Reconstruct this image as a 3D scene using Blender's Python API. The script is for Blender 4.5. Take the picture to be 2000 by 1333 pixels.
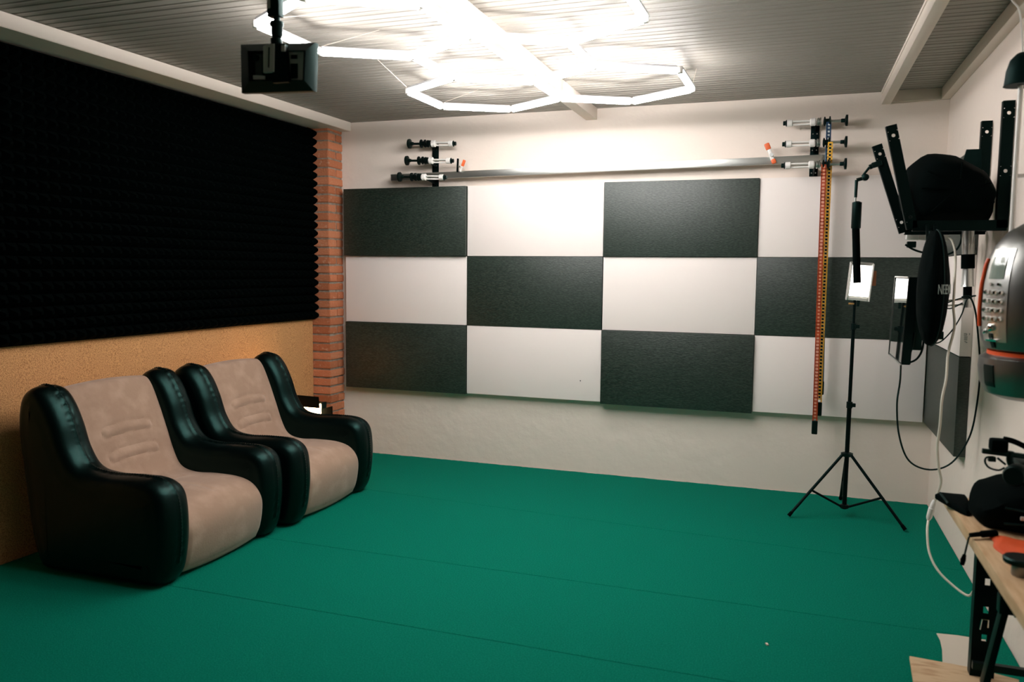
import bpy, bmesh, math, random
from mathutils import Vector, Matrix, noise
R = math.radians
random.seed(7)
for o in list(bpy.data.objects): bpy.data.objects.remove(o)
SC = bpy.context.scene
C = SC.collection

# ------------------------------------------------------------------ camera, world, exposure
CAM = Vector((3.229, -5.451, 1.419)); YAW, PITCH, ROLL, FPX = .3353, -.0881, .0094, 1572.7
fw = Vector((-math.sin(YAW)*math.cos(PITCH), math.cos(YAW)*math.cos(PITCH), math.sin(PITCH)))
rt = Vector((math.cos(YAW), math.sin(YAW), 0)); up = rt.cross(fw)
rt, up = rt*math.cos(ROLL)+up*math.sin(ROLL), up*math.cos(ROLL)-rt*math.sin(ROLL)
cd = bpy.data.cameras.new('camera'); cam = bpy.data.objects.new('camera', cd); C.objects.link(cam)
cd.sensor_width = 36; cd.lens = FPX/2000*36; cd.clip_start = .05
cam.matrix_world = Matrix(((rt.x, up.x, -fw.x, CAM.x), (rt.y, up.y, -fw.y, CAM.y), (rt.z, up.z, -fw.z, CAM.z), (0, 0, 0, 1)))
cd.dof.use_dof = True; cd.dof.focus_distance = 5.0; cd.dof.aperture_fstop = 2.8
SC.camera = cam
w = bpy.data.worlds.new('world'); SC.world = w; w.use_nodes = True
w.node_tree.nodes['Background'].inputs[0].default_value = (.75, .85, 1, 1)
w.node_tree.nodes['Background'].inputs[1].default_value = .12
SC.view_settings.view_transform = 'Standard'; SC.view_settings.look = 'None'
SC.view_settings.gamma = 1; SC.view_settings.use_curve_mapping = False
SC.view_settings.exposure = 0.0
LIGHT = 58.0            # strength of the hexagon tubes

def at(u, v, y=None, x=None, z=None):
    "point seen at pixel u,v that lies at the known depth y (or x, or z)"
    d = fw + rt*((u-1000)/FPX) + up*((666.5-v)/FPX)
    t = (y-CAM.y)/d.y if y is not None else (x-CAM.x)/d.x if x is not None else (z-CAM.z)/d.z
    return CAM + d*t

# ------------------------------------------------------------------ materials
def mat(name, col, rough=.6, metal=0, spec=.5, bump=None, var=None, emit=None, sheen=0, coat=0, bscale=1.0):
    m = bpy.data.materials.new(name); m.use_nodes = True
    n, l = m.node_tree.nodes, m.node_tree.links; b = n['Principled BSDF']
    b.inputs['Base Color'].default_value = (*col, 1); b.inputs['Roughness'].default_value = rough
    b.inputs['Metallic'].default_value = metal; b.inputs['Specular IOR Level'].default_value = spec
    if sheen: b.inputs['Sheen Weight'].default_value = sheen; b.inputs['Sheen Roughness'].default_value = .5
    if name.startswith(('black_', 'charcoal')): b.inputs['Specular Tint'].default_value = (.35, .95, .85, 1)
    if coat: b.inputs['Coat Weight'].default_value = coat
    if emit: b.inputs['Emission Color'].default_value = (*emit[0], 1); b.inputs['Emission Strength'].default_value = emit[1]
    tc = n.new('ShaderNodeTexCoord')
    if var:   # (colour2, scale, lo, hi)  mottling
        ns = n.new('ShaderNodeTexNoise'); ns.inputs['Scale'].default_value = var[1]; ns.inputs['Detail'].default_value = 5
        rp = n.new('ShaderNodeValToRGB'); rp.color_ramp.elements[0].position = var[2]; rp.color_ramp.elements[1].position = var[3]
        rp.color_ramp.elements[0].color = (*col, 1); rp.color_ramp.elements[1].color = (*var[0], 1)
        mp = n.new('ShaderNodeMapping'); mp.inputs['Scale'].default_value = var[4] if len(var) > 4 else (1, 1, 1)
        l.new(tc.outputs['Object'], mp.inputs[0]); l.new(mp.outputs[0], ns.inputs[0])
        l.new(ns.outputs[0], rp.inputs[0]); l.new(rp.outputs[0], b.inputs['Base Color'])
    if bump:  # (scale, strength, distance[, stretch])
        nb = n.new('ShaderNodeTexNoise'); nb.inputs['Scale'].default_value = bump[0]; nb.inputs['Detail'].default_value = 6
        bu = n.new('ShaderNodeBump'); bu.inputs['Strength'].default_value = bump[1]; bu.inputs['Distance'].default_value = bump[2]
        mp = n.new('ShaderNodeMapping'); mp.inputs['Scale'].default_value = bump[3] if len(bump) > 3 else (1, 1, 1)
        l.new(tc.outputs['Object'], mp.inputs[0]); l.new(mp.outputs[0], nb.inputs[0])
        l.new(nb.outputs[0], bu.inputs['Height']); l.new(bu.outputs[0], b.inputs['Normal'])
    return m
M = {
 'wall': mat('wall_plaster', (.80, .70, .62), .85, bump=(9, .5, .012), spec=.2),
 'ceiling': mat('ceiling_metal', (.335, .31, .275), .5, spec=.15),
 'trim': mat('white_paint', (.76, .67, .59), .6, bump=(20, .2, .004)),
 'carpet': mat('green_carpet', (.0, .165, .102), .95, bump=(420, .9, .006), var=((.006, .25, .165), 170, .4, .75), spec=.04),
 'subfloor': mat('subfloor', (.45, .38, .30), .9, var=((.25, .2, .15), 30, .3, .8)),
 'foam': mat('black_foam', (.0007, .0010, .0010), .95, spec=.03, bump=(300, .4, .003)),
 'board': mat('grey_foam_board', (.003, .013, .008), .45, spec=.7, bump=(190, .4, .003, (.3, 1, 1)), var=((.030, .046, .034), 220, .40, .66, (.25, 1, 1))),
 'whiteboard': mat('white_board', (.84, .765, .725), .7, spec=.3, bump=(60, .1, .002)),
 'mortar': mat('mortar', (.33, .27, .215), .95, bump=(80, .8, .005), var=((.2, .15, .11), 30, .35, .7)),
 'cork': mat('cork', (.66, .34, .14), .85, bump=(200, .8, .004), var=((.28, .11, .035), 190, .42, .72), spec=.3),
 'vinyl': mat('black_vinyl', (.0006, .0018, .0018), .36, spec=.26, bump=(14, .15, .01)),
 'seam': mat('black_seam', (.008, .011, .010), .45),
 'suede': mat('beige_flock', (.335, .215, .15), .9, bump=(90, .25, .003), var=((.43, .29, .21), 11, .45, .75), spec=.15, sheen=.3),
 'black': mat('black_plastic', (.0015, .0025, .0025), .42, spec=.3),
 'blackmetal': mat('black_metal', (.0012, .0022, .0022), .5, spec=.14),
 'matte': mat('black_fabric', (.0010, .0016, .0016), .9, spec=.05, bump=(150, .4, .003)),
 'charcoal': mat('charcoal_plastic', (.003, .009, .009), .45, spec=.22),
 'gloss': mat('glossy_screen', (.004, .006, .006), .03, spec=1.0, coat=1),
 'greyplastic': mat('grey_plastic', (.62, .62, .57), .35),
 'alu': mat('aluminium', (.62, .63, .60), .32, metal=1, bump=(40, .15, .002, (.05, 1, 1))),
 'silver': mat('silver_paint', (.24, .24, .23), .34, metal=1, bump=(5, .1, .01)),
 'chrome': mat('chrome', (.75, .75, .73), .12, metal=1),
 'white': mat('white_plastic', (.80, .77, .73), .4),
 'cream': mat('cream_cable', (.66, .62, .52), .5),
 'orange': mat('orange_plastic', (.72, .085, .015), .4),
 'clamporange': mat('orange_rubber', (.78, .13, .03), .5),
 'orangecloth': mat('orange_cloth', (.62, .07, .008), .7, bump=(12, .5, .01)),
 'red': mat('red_chain', (.42, .055, .012), .4),
 'redlink': mat('salmon_link', (.80, .36, .22), .45),
 'yellow': mat('yellow_chain', (.95, .52, .06), .4),
 'blue': mat('blue_chain', (.02, .07, .15), .4),
 'bluelink': mat('pale_link', (.72, .78, .78), .45),
 'brass': mat('brass', (.75, .45, .18), .3, metal=1),
 'brown': mat('brown_card', (.33, .12, .05), .7),
 'pine': mat('pine_wood', (.62, .43, .25), .6, var=((.45, .27, .13), 5, .35, .75, (12, 1.2, 6)), bump=(60, .2, .002, (10, 1, 1))),
 'osb': mat('knotty_board', (.60, .42, .25), .7, var=((.38, .21, .10), 9, .5, .72, (1, 5, 1)), bump=(60, .2, .002)),
 'card': mat('pale_card', (.55, .49, .40), .8, bump=(25, .2, .003)),
 'lettering': mat('pale_print', (.42, .50, .48), .6),
 'greyink': mat('grey_ink', (.25, .28, .26), .7),
 'lcd': mat('lcd_window', (.22, .27, .23), .15, spec=.8),
 'tube': mat('lit_diffuser', (.9, .9, .9), .4, emit=((1, .97, .955), LIGHT)),
 'ledcool': mat('lit_led_panel', (.9, .9, .9), .4, emit=((1, .93, .86), 4)),
 'ledwarm': mat('lit_warm_panel', (.9, .8, .7), .4, emit=((1, .60, .28), 42)),
 'tubecap': mat('tube_housing', (.62, .61, .64), .4),
}
# brick: colour differs from brick to brick
def brick_mat():
    m = mat('brick', (.40, .12, .05), .9, bump=(70, .7, .006), spec=.2)
    n, l = m.node_tree.nodes, m.node_tree.links; b = n['Principled BSDF']
    at_ = n.new('ShaderNodeAttribute'); at_.attribute_name = 'brick_tone'
    rp = n.new('ShaderNodeValToRGB'); rp.color_ramp.elements[0].color = (.42, .135, .06, 1); rp.color_ramp.elements[1].color = (.62, .235, .12, 1)
    l.new(at_.outputs['Fac'], rp.inputs[0])
    tc = n.new('ShaderNodeTexCoord'); ns = n.new('ShaderNodeTexNoise'); ns.inputs['Scale'].default_value = 38; ns.inputs['Detail'].default_value = 6
    r2 = n.new('ShaderNodeValToRGB'); r2.color_ramp.elements[0].position = .60; r2.color_ramp.elements[1].position = .78
    mx = n.new('ShaderNodeMixRGB'); mx.inputs[2].default_value = (.62, .36, .24, 1)
    l.new(tc.outputs['Object'], ns.inputs[0]); l.new(ns.outputs[0], r2.inputs[0]); l.new(r2.outputs[0], mx.inputs[0])
    l.new(rp.outputs[0], mx.inputs[1]); l.new(mx.outputs[0], b.inputs['Base Color'])
    return m
M['brick'] = brick_mat()

# ------------------------------------------------------------------ mesh builder
class MB:
    def __init__(s): s.bm = bmesh.new()
    def add(s, vs, fs):
        v = [s.bm.verts.new(p) for p in vs]
        for f in fs:
            try: s.bm.faces.new([v[i] for i in f])
            except ValueError: pass
        return v
    def box(s, c, d, rot=None, bev=0):
        x, y, z = d[0]/2, d[1]/2, d[2]/2; c = Vector(c)
        b = bmesh.new()
        vs = [b.verts.new((sx*x, sy*y, sz*z)) for sx in (-1, 1) for sy in (-1, 1) for sz in (-1, 1)]
        for f in ((0, 1, 3, 2), (4, 6, 7, 5), (0, 4, 5, 1), (2, 3, 7, 6), (0, 2, 6, 4), (1, 5, 7, 3)): b.faces.new([vs[i] for i in f])
        if bev: bmesh.ops.bevel(b, geom=list(b.edges), offset=bev, segments=2, affect='EDGES', profile=.6)
        mt = Matrix.Translation(c) @ (rot.to_4x4() if rot else Matrix())
        b.transform(mt); s.join(b); return s
    def join(s, b):
        mp = {v: s.bm.verts.new(v.co) for v in b.verts}
        for f in b.faces:
            try: s.bm.faces.new([mp[v] for v in f.verts])
            except ValueError: pass
        b.free()
    def tube(s, pts, r, n=10, closed=False, cap=True, flat=None):
        pts = [Vector(p) for p in pts]; N = len(pts)
        rr = r if isinstance(r, (list, tuple)) else [r]*N
        rings = []; nrm = None
        for i, p in enumerate(pts):
            a = pts[(i-1) % N] if (closed or i > 0) else p; c = pts[(i+1) % N] if (closed or i < N-1) else p
            t = (c-a).normalized()
            if nrm is None:
                nrm = t.cross(Vector((0, 0, 1)) if abs(t.z) < .9 else Vector((1, 0, 0))).normalized()
            nrm = (nrm - t*nrm.dot(t)).normalized(); bn = t.cross(nrm)
            rings.append([s.bm.verts.new(p + (nrm*math.cos(2*math.pi*k/n) + bn*math.sin(2*math.pi*k/n))*rr[i]) for k in range(n)])
        for i in range(N if closed else N-1):
            A, B = rings[i], rings[(i+1) % N]
            for k in range(n): s.bm.faces.new((A[k], A[(k+1) % n], B[(k+1) % n], B[k]))
        if cap and not closed: s.bm.faces.new(rings[0][::-1]); s.bm.faces.new(rings[-1])
        return s
    def cyl(s, a, b, r, r2=None, n=20): return s.tube([a, b], [r, r if r2 is None else r2], n)
    def lathe(s, c, prof, axis=Vector((0, 0, 1)), n=28, sc=(1, 1)):
        c = Vector(c); axis = Vector(axis).normalized()
        e1 = axis.cross(Vector((0, 1, 0)) if abs(axis.y) < .9 else Vector((1, 0, 0))).normalized(); e2 = axis.cross(e1)
        rings = [[s.bm.verts.new(c + axis*h + (e1*math.cos(2*math.pi*k/n)*sc[0] + e2*math.sin(2*math.pi*k/n)*sc[1])*max(r, 1e-4)) for k in range(n)] for r, h in prof]
        for A, B in zip(rings, rings[1:]):
            for k in range(n): s.bm.faces.new((A[k], A[(k+1) % n], B[(k+1) % n], B[k]))
        s.bm.faces.new(rings[0][::-1]); s.bm.faces.new(rings[-1]); return s
    def bar(s, a, b, w_, t_, ref=Vector((0, 0, 1)), bev=0):
        a, b = Vector(a), Vector(b); d = b-a; L = d.length; x = d.normalized()
        y = Vector(ref).cross(x)
        if y.length < 1e-3: y = Vector((0, 1, 0)).cross(x)
        y.normalize(); z = x.cross(y)
        rot = Matrix((x, y, z)).transposed()
        return s.box((a+b)/2, (L, w_, t_), rot, bev)
    def prism(s, poly, d, bev=0):   # poly of 3D points, extruded by vector d
        b = bmesh.new(); v = [b.verts.new(p) for p in poly]; f = b.faces.new(v)
        r = bmesh.ops.extrude_face_region(b, geom=[f]); nv = [g for g in r['geom'] if isinstance(g, bmesh.types.BMVert)]
        bmesh.ops.translate(b, verts=nv, vec=Vector(d))
        if bev: bmesh.ops.bevel(b, geom=list(b.edges), offset=bev, segments=2, affect='EDGES')
        s.join(b); return s
    def build(s, name, m, parent=None, smooth=True, mat2=None):
        bmesh.ops.recalc_face_normals(s.bm, faces=list(s.bm.faces))
        me = bpy.data.meshes.new(name); s.bm.to_mesh(me); s.bm.free()
        me.materials.append(m)
        if mat2: me.materials.append(mat2)
        if smooth:
            me.shade_smooth(); me.set_sharp_from_angle(angle=R(38))
        o = bpy.data.objects.new(name, me); C.objects.link(o)
        if parent is not None:
            o.parent = parent; bpy.context.view_layer.update() if False else None
            o.matrix_parent_inverse = Matrix.Translation(parent.location).inverted() if not parent.get('_local') else Matrix()
        return o
def tag(o, label, cat, group=None, kind=None):
    o['label'] = label; o['category'] = cat
    if group: o['group'] = group
    if kind: o['kind'] = kind
    return o
def thing(name, label, cat, loc=(0, 0, 0), group=None):
    o = bpy.data.objects.new(name, None); C.objects.link(o); o.location = loc; o.empty_display_size = .1
    return tag(o, label, cat, group)
def struct(o): o['kind'] = 'structure'; return o
def spline(ctrl, n=8, closed=False):
    P = [Vector(p) for p in ctrl]; out = []; N = len(P)
    for i in range(N if closed else N-1):
        g = lambda k: P[k % N] if closed else P[max(0, min(N-1, k))]
        a, b, c, d = g(i-1), g(i), g(i+1), g(i+2)
        for j in range(n):
            t = j/n; out.append(.5*((2*b) + (-a+c)*t + (2*a-5*b+4*c-d)*t*t + (-a+3*b-3*c+d)*t**3))
    if not closed: out.append(P[-1])
    return out

# ------------------------------------------------------------------ setting
H = 2.515
# ------ subfloor and carpet
o = struct(MB().box((1.75, -3.1, -.056), (5.6, 6.6, .1)).build('floor', M['subfloor']))
cm = MB(); RWX = 4.06
edges_y = [-.012, -1.03, -1.97, -2.66, -3.7, -4.7, -6.3]
for i in range(len(edges_y)-1):
    y1, y0 = edges_y[i], edges_y[i+1]
    n = 220 if i == 0 else 40
    top = []; XX = lambda f, yy: (-.048 if yy > -.2 else -.197+.03*(yy+.2))*(1-f) + (RWX-.004)*f
    for k in range(n+1):
        x = 4*k/n; j1 = (.007*noise.noise(Vector((x*9, 0, 3))) + .006*noise.noise(Vector((x*40, 1, 3)))) if i == 0 else .004*noise.noise(Vector((x*2, i, 0))) - .0012
        j0 = .004*noise.noise(Vector((x*2, i+1, 0))) + .0012
        sl = lambda yy: yy - .075*(x-1.9)/1.0*(1 if i == 0 and yy < -.5 or (i == 1 and yy > -1.5) else 0)
        ya, yb = sl(y1)+j1, sl(y0)+j0; top.append((XX(k/n, ya), ya, XX(k/n, yb), yb))
    vs = []
    for x, a, w_, b in top: vs += [(x, a, -.006), (x, a, -.0012), (x, a-.004, 0), (w_, b+.004, 0), (w_, b, -.0012), (w_, b, -.006)]
    fs = []
    for k in range(n):
        for q in range(5): fs.append((k*6+q, (k+1)*6+q, (k+1)*6+q+1, k*6+q+1))
    cm.add(vs, fs)
tag(cm.build('carpet', M['carpet'], smooth=False), 'green carpet laid in strips over the whole floor', 'carpet')
# ------ walls
def wall(name, c, d): return struct(MB().box(c, d).build(name, M['wall'], smooth=False))
wall('wall_back', (1.9, .1, 1.26), (4.5, .2, 2.54))
wall('wall_right', (RWX+.1, -3.1, 1.26), (.2, 6.6, 2.54))
struct(MB().box((1.75, -6.45, 1.26), (5.6, .2, 2.54)).build('wall_front', mat('dark_wall', (.05, .055, .05), .8), smooth=False))
LA = .03; cL = Vector((-.20, -.2, 0)); dL = Vector((-math.sin(LA), -math.cos(LA), 0)); nL = Vector((math.cos(LA), -math.sin(LA), 0))
def LW(s, d, z): p = cL + dL*s + nL*d; return Vector((p.x, p.y, z))
m = MB(); m.prism([LW(-.3, -.03, 0), LW(6.3, -.03, 0), LW(6.3, -.23, 0), LW(-.3, -.23, 0)], (0, 0, 2.52))
struct(m.build('wall_left', M['wall'], smooth=False))
# ------ corrugated ceiling: thin ribs run parallel to the back wall
prof = []; y = .0; P_ = .11
while y > -6.5:
    for dy, dz in ((0, 0), (-.048, 0), (-.052, .007), (-.058, .007), (-.062, 0), (-.080, .0015), (-.098, 0), (-.102, .010), (-.108, .010)):
        prof.append((y+dy, H+dz))
    y -= P_
vs = []; fs = []
for (yy, zz) in prof: vs += [(-.75, yy, zz), (RWX+.05, yy, zz)]
for k in range(len(prof)-1): fs.append((2*k, 2*k+1, 2*k+3, 2*k+2))
m = MB(); m.add(vs, fs); m.box((1.7, -3.1, H+.06), (5.4, 6.7, .07))
struct(m.build('ceiling', M['ceiling'], smooth=False))
# ------ white beams
struct(MB().box((1.888, -3.15, H-.036), (.078, 6.3, .078), bev=.003).build('trim_1', M['trim']))
m = MB().box((3.715, -3.15, H-.036), (.052, 6.3, .078), bev=.003); m.box((3.69, -3.15, H-.006), (.012, 6.28, .016))
struct(m.build('trim_2', M['trim']))
struct(MB().box((4.035, -3.15, H-.033), (.05, 6.3, .066), bev=.004).build('trim_3', M['trim']))
struct(MB().box((3.875, -.012, H-.033), (.27, .024, .066), bev=.002).build('trim_4', M['trim']))
m = MB(); m.prism([LW(-.18, .235, 0), LW(6.1, .235, 0), LW(6.1, .02, 0), LW(-.18, .02, 0)], (0, 0, .066), .003)
b = m.build('trim_5', M['trim']); b.location.z = H-.068; struct(b)
# ------ brick pillar: real bricks in mortar
m = MB(); m.box((-.155, -.1, H/2), (.198, .188, H)); mo = m.build('mortar_core', M['mortar'], smooth=False)
bb = bmesh.new(); tone = []
def brick(c, d):
    t_ = bmesh.new(); x, y, z = [q/2 for q in d]
    j = lambda: random.uniform(-.0016, .0016)
    vs = [t_.verts.new((c[0]+sx*x+j(), c[1]+sy*y+j(), c[2]+sz*z+j())) for sx in (-1, 1) for sy in (-1, 1) for sz in (-1, 1)]
    for f in ((0, 1, 3, 2), (4, 6, 7, 5), (0, 4, 5, 1), (2, 3, 7, 6), (0, 2, 6, 4), (1, 5, 7, 3)): t_.faces.new([vs[i] for i in f])
    bmesh.ops.bevel(t_, geom=list(t_.edges), offset=.004, segments=2, affect='EDGES')
    tn = random.random(); mp = {v: bb.verts.new(v.co) for v in t_.verts}
    for f in t_.faces: bb.faces.new([mp[v] for v in f.verts]); tone.append(tn)
    t_.free()
ph = .0655; k = 0; z = .006
while z < H-.04:
    off = random.uniform(-.003, .003)
    if k % 2: brick((-.155+off, -.101, z+ph/2-.005), (.21, .198, ph-.012))
    else:
        brick((-.155+off, -.149, z+ph/2-.005), (.21, .102, ph-.012)); brick((-.155+off, -.047, z+ph/2-.005), (.21, .090, ph-.012))
    z += ph; k += 1
bmesh.ops.recalc_face_normals(bb, faces=list(bb.faces))
me = bpy.data.meshes.new('bricks'); bb.to_mesh(me); bb.free(); me.materials.append(M['brick'])
a_ = me.attributes.new('brick_tone', 'FLOAT', 'FACE')
for i, tn in enumerate(tone): a_.data[i].value = tn
pillar = thing('brick_pillar', 'red brick pillar with grey mortar in the back left corner', 'pillar', (-.155, -.1, 0))
for ob in (mo, bpy.data.objects.new('bricks', me)):
    if ob.name.startswith('bricks'): C.objects.link(ob)
    ob.parent = pillar; ob.matrix_parent_inverse = Matrix.Translation(pillar.location).inverted()
pillar['label'] = 'red brick pillar with pale mortar between cork panel and white wall'
# ------ cork sheet under the foam, and pyramid foam
m = MB(); m.prism([LW(.002, -.028, 0), LW(6.1, -.028, 0), LW(6.1, 0, 0), LW(.002, 0, 0)], (0, 0, 1.10))
tag(m.build('cork_panel', M['cork'], smooth=False), 'orange-brown cork panel along the lower left wall behind the armchairs', 'wall panel')
fm = MB(); zb, zt, pp = 1.035, H-.072, .0605; ns_ = 98; nz_ = int(round((zt-zb)/pp)); pz = (zt-zb)/nz_
vs = []; fs = []
for i in range(ns_+1):
    for j in range(nz_+1): vs.append(LW(-.015+i*pp, .018, zb+j*pz))
base = len(vs)
for i in range(ns_):
    for j in range(nz_):
        s0 = -.015+(i+.5)*pp; z0 = zb+(j+.5)*pz; q = .007
        b0 = len(vs)
        vs += [LW(s0-q, .062, z0-q), LW(s0+q, .062, z0-q), LW(s0+q, .062, z0+q), LW(s0-q, .062, z0+q)]
        c4 = [i*(nz_+1)+j, (i+1)*(nz_+1)+j, (i+1)*(nz_+1)+j+1, i*(nz_+1)+j+1]
        fs.append((b0, b0+1, b0+2, b0+3))
        for k in range(4): fs.append((c4[k], c4[(k+1) % 4], b0+(k+1) % 4, b0+k))
fm.add(vs, fs); fm.prism([LW(-.015, .001, zb), LW(-.015+ns_*pp, .001, zb), LW(-.015+ns_*pp, .017, zb), LW(-.015, .017, zb)], (0, 0, zt-zb))
tag(fm.build('acoustic_foam', M['foam'], smooth=False), 'black pyramid acoustic foam covering the upper left wall', 'acoustic foam')

# ------------------------------------------------------------------ boards on the walls
ZB = .515
xs = [(0, .995), (1.0, 1.995), (2.0, 3.0), (3.003, 4.0)]
zs = [ZB, ZB+.5, ZB+1.0]
dark = {(0, 0), (2, 0), (1, 1), (3, 1), (0, 2), (2, 2)}
deep = {(0, 2): .075, (2, 2): .062, (2, 0): .07, (0, 0): .06}
cols = ['first', 'second', 'third', 'fourth']; rows = ['bottom', 'middle', 'top']
side = ['beside the brick pillar', 'second from the pillar', 'third from the pillar', 'by the right corner']
for c in range(4):
    for r in range(3):
        dk = (c, r) in dark; t = deep.get((c, r), .052 if dk else .048)
        x0, x1 = xs[c]; z0 = zs[r]+.0015; z1 = zs[r]+.4985
        if (c, r) == (2, 0): z0 -= .01
        if (c, r) == (0, 0): z0 -= .006
        mm = MB().box(((x0+x1)/2, -t/2-.001, (z0+z1)/2), (x1-x0, t, z1-z0), bev=.0015)
        ob = mm.build('acoustic_board', M['board'] if dk else M['whiteboard'])
        lab = ('dark grey' if dk else 'white') + ' rectangular board, ' + rows[r] + ' row of the back wall checkerboard, ' + side[c]
        tag(ob, lab, 'wall board', 'checkerboard boards on the back wall')
for r, (dk, txt) in enumerate([(1, 'dark grey board low on the right wall below the white one'), (0, 'white board on the right wall beside the silver pole'), (1, 'dark grey board on the right wall behind the bracket, topmost there')]):
    ob = MB().box((RWX-.027, -.53, zs[r]+.25), (.052, .985, .495), bev=.0015).build('acoustic_board', M['board'] if dk else M['whiteboard'])
    tag(ob, txt, 'wall board', 'boards on the right wall')
    if not dk: wb = ob

def text_mesh(s, size, m, name, parent=None, mapf=None, extrude=.001):
    cu = bpy.data.curves.new(name, 'FONT'); cu.body = s; cu.size = size; cu.extrude = extrude; cu.align_x = 'CENTER'; cu.align_y = 'CENTER'
    to = bpy.data.objects.new(name, cu); C.objects.link(to)
    dg = bpy.context.evaluated_depsgraph_get(); me = bpy.data.meshes.new_from_object(to.evaluated_get(dg))
    bpy.data.objects.remove(to); bpy.data.curves.remove(cu)
    b = bmesh.new(); b.from_mesh(me)
    if mapf:
        bmesh.ops.triangulate(b, faces=list(b.faces))
        for v in b.verts: v.co = mapf(v.co)
    b.to_mesh(me); b.free(); me.materials.clear(); me.materials.append(m); me.name = name
    o = bpy.data.objects.new(name, me); C.objects.link(o)
    if parent: o.parent = parent; o.matrix_parent_inverse = Matrix.Translation(parent.location).inverted()
    return o
m = MB()
for dx, z_, sx_, sz_ in ((-.004, 1.130, .012, .003), (-.004, 1.122, .012, .003), (.002, 1.126, .003, .008), (-.001, 1.114, .014, .004), (-.001, 1.107, .014, .003), (-.001, 1.100, .014, .004), (-.003, 1.091, .008, .003), (.003, 1.087, .007, .004), (.014, 1.128, .003, .009)):
    m.box((RWX-.028+dx, -1.0235, z_), (sx_, .001, sz_))
m.build('printed_mark', M['greyink'], wb)

# ------------------------------------------------------------------ hexagon ceiling light
LZ = 2.405; SD = .434; RT = -.023; O = Vector((1.906, -1.322))
def hx(a, b):
    x, y = a*.8660254*SD, b*SD
    return Vector((O.x + x*math.cos(RT)-y*math.sin(RT), O.y + x*math.sin(RT)+y*math.cos(RT), LZ))
hexes = [(-1, .5), (1, .5), (0, -1), (-1, -2.5), (1, -2.5)]
nodes = {}; eds = set()
for cx, cy in hexes:
    vs_ = [(cx, cy+1), (cx+1, cy+.5), (cx+1, cy-.5), (cx, cy-1), (cx-1, cy-.5), (cx-1, cy+.5)]
    for i in range(6):
        eds.add(tuple(sorted((vs_[i], vs_[(i+1) % 6])))); nodes[vs_[i]] = 1
light = thing('hexagon_light', 'white hexagon grid of lit tubes hung under the ceiling', 'ceiling light', (O.x, O.y, LZ))
for a, b in sorted(eds):
    A, B = hx(*a), hx(*b); d = (B-A).normalized(); A2, B2 = A+d*.016, B-d*.016
    mm = MB(); mm.tube([A2, B2], .0165, 14); mm.build('light_tube', M['tube'], light)
    mm = MB(); mm.bar(A2+Vector((0, 0, .017)), B2+Vector((0, 0, .017)), .028, .012, bev=.002); mm.build('tube_housing', M['tubecap'], light)
for nd in sorted(nodes):
    p = hx(*nd); mm = MB(); mm.lathe(p, [(.010, -.014), (.017, -.012), (.018, .012), (.014, .020)], n=16); mm.build('connector', M['white'], light)
wires = [((-2, 0), (-.02, -.35)), ((-2, -3), (.5, .3)), ((2, 1), (.02, 0)), ((2, -3), (0, 0)), ((-2, -2), (.25, .12)), ((-2, 1), (.2, .1))]
for nd, (dx, dy) in wires:
    p = hx(*nd); MB().tube([p+Vector((0, 0, .02)), Vector((p.x+dx, p.y+dy, H-.001))], .0012, 6).build('suspension_wire', M['trim'], light)

# ------------------------------------------------------------------ inflatable armchairs
side_prof = [(.60, .0), (.675, .04), (.708, .17), (.713, .32), (.69, .425), (.62, .475), (.50, .482), (.34, .477), (.22, .50), (.155, .58), (.115, .69), (.065, .79), (.005, .852), (-.07, .858), (-.13, .80), (-.15, .66), (-.125, .42), (-.09, .16), (-.03, .015), (.10, .0), (.33, -.002)]
SP = [(p.x, p.y) for p in spline([(a, b, 0) for a, b in side_prof], 13, True)]
def normals2(P):
    N = len(P); out = []
    for i in range(N):
        a, c = P[i-1], P[(i+1) % N]; tx, ty = c[0]-a[0], c[1]-a[1]; L = math.hypot(tx, ty) or 1
        out.append((-ty/L, tx/L))
    return out
area = sum(SP[i-1][0]*SP[i][1]-SP[i][0]*SP[i-1][1] for i in range(len(SP)))
SN = normals2(SP)
if area < 0: SN = [(-a, -b) for a, b in SN]      # inward
def pillow_side(t=.185, r=.070):
    m = MB(); rings = []; K = 44; N = len(SP)
    arc = [0]
    for i in range(1, N): arc.append(arc[-1]+math.hypot(SP[i][0]-SP[i-1][0], SP[i][1]-SP[i-1][1]))
    for k in range(K+1):
        th = math.pi*k/K; sy = -math.cos(th); ex = .78
        yy = math.copysign(abs(sy)**ex, sy)*t/2; ins = r*(1-math.sin(th)**ex)
        ring = []
        for i in range(N):
            x, z = SP[i]; nx, nz = SN[i]
            pk = 0
            if z > .10: pk = .0050*math.exp(-(yy/.005)**2) - .0034*math.exp(-((abs(yy)-.013)/.010)**2)*(.35+.65*math.sin(arc[i]*175+4*math.sin(arc[i]*17+yy*30)))*(.25+.75*abs(math.sin(arc[i]*5.3+.6)))
            x2 = x + nx*(ins-pk); z2 = max(0, z + nz*(ins-pk))
            ring.append(m.bm.verts.new((x2, yy, z2)))
        rings.append(ring)
    for A, B in zip(rings, rings[1:]):
        for i in range(N): m.bm.faces.new((A[i], A[(i+1) % N], B[(i+1) % N], B[i]))
    for ring, sg in ((rings[0], -1), (rings[-1], 1)):
        prev = ring
        for kk, (ii, oo) in enumerate(((.02, .004), (.038, .006))):
            cur = [m.bm.verts.new((v.co.x + SN[i][0]*ii, v.co.y + sg*(oo if kk == 0 else oo), max(.002, v.co.z + SN[i][1]*ii))) for i, v in enumerate(ring)]
            for i in range(N): m.bm.faces.new((prev[i], prev[(i+1) % N], cur[(i+1) % N], cur[i]))
            prev = cur
        f = m.bm.faces.new(prev); bmesh.ops.triangulate(m.bm, faces=[f])
    return m
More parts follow.
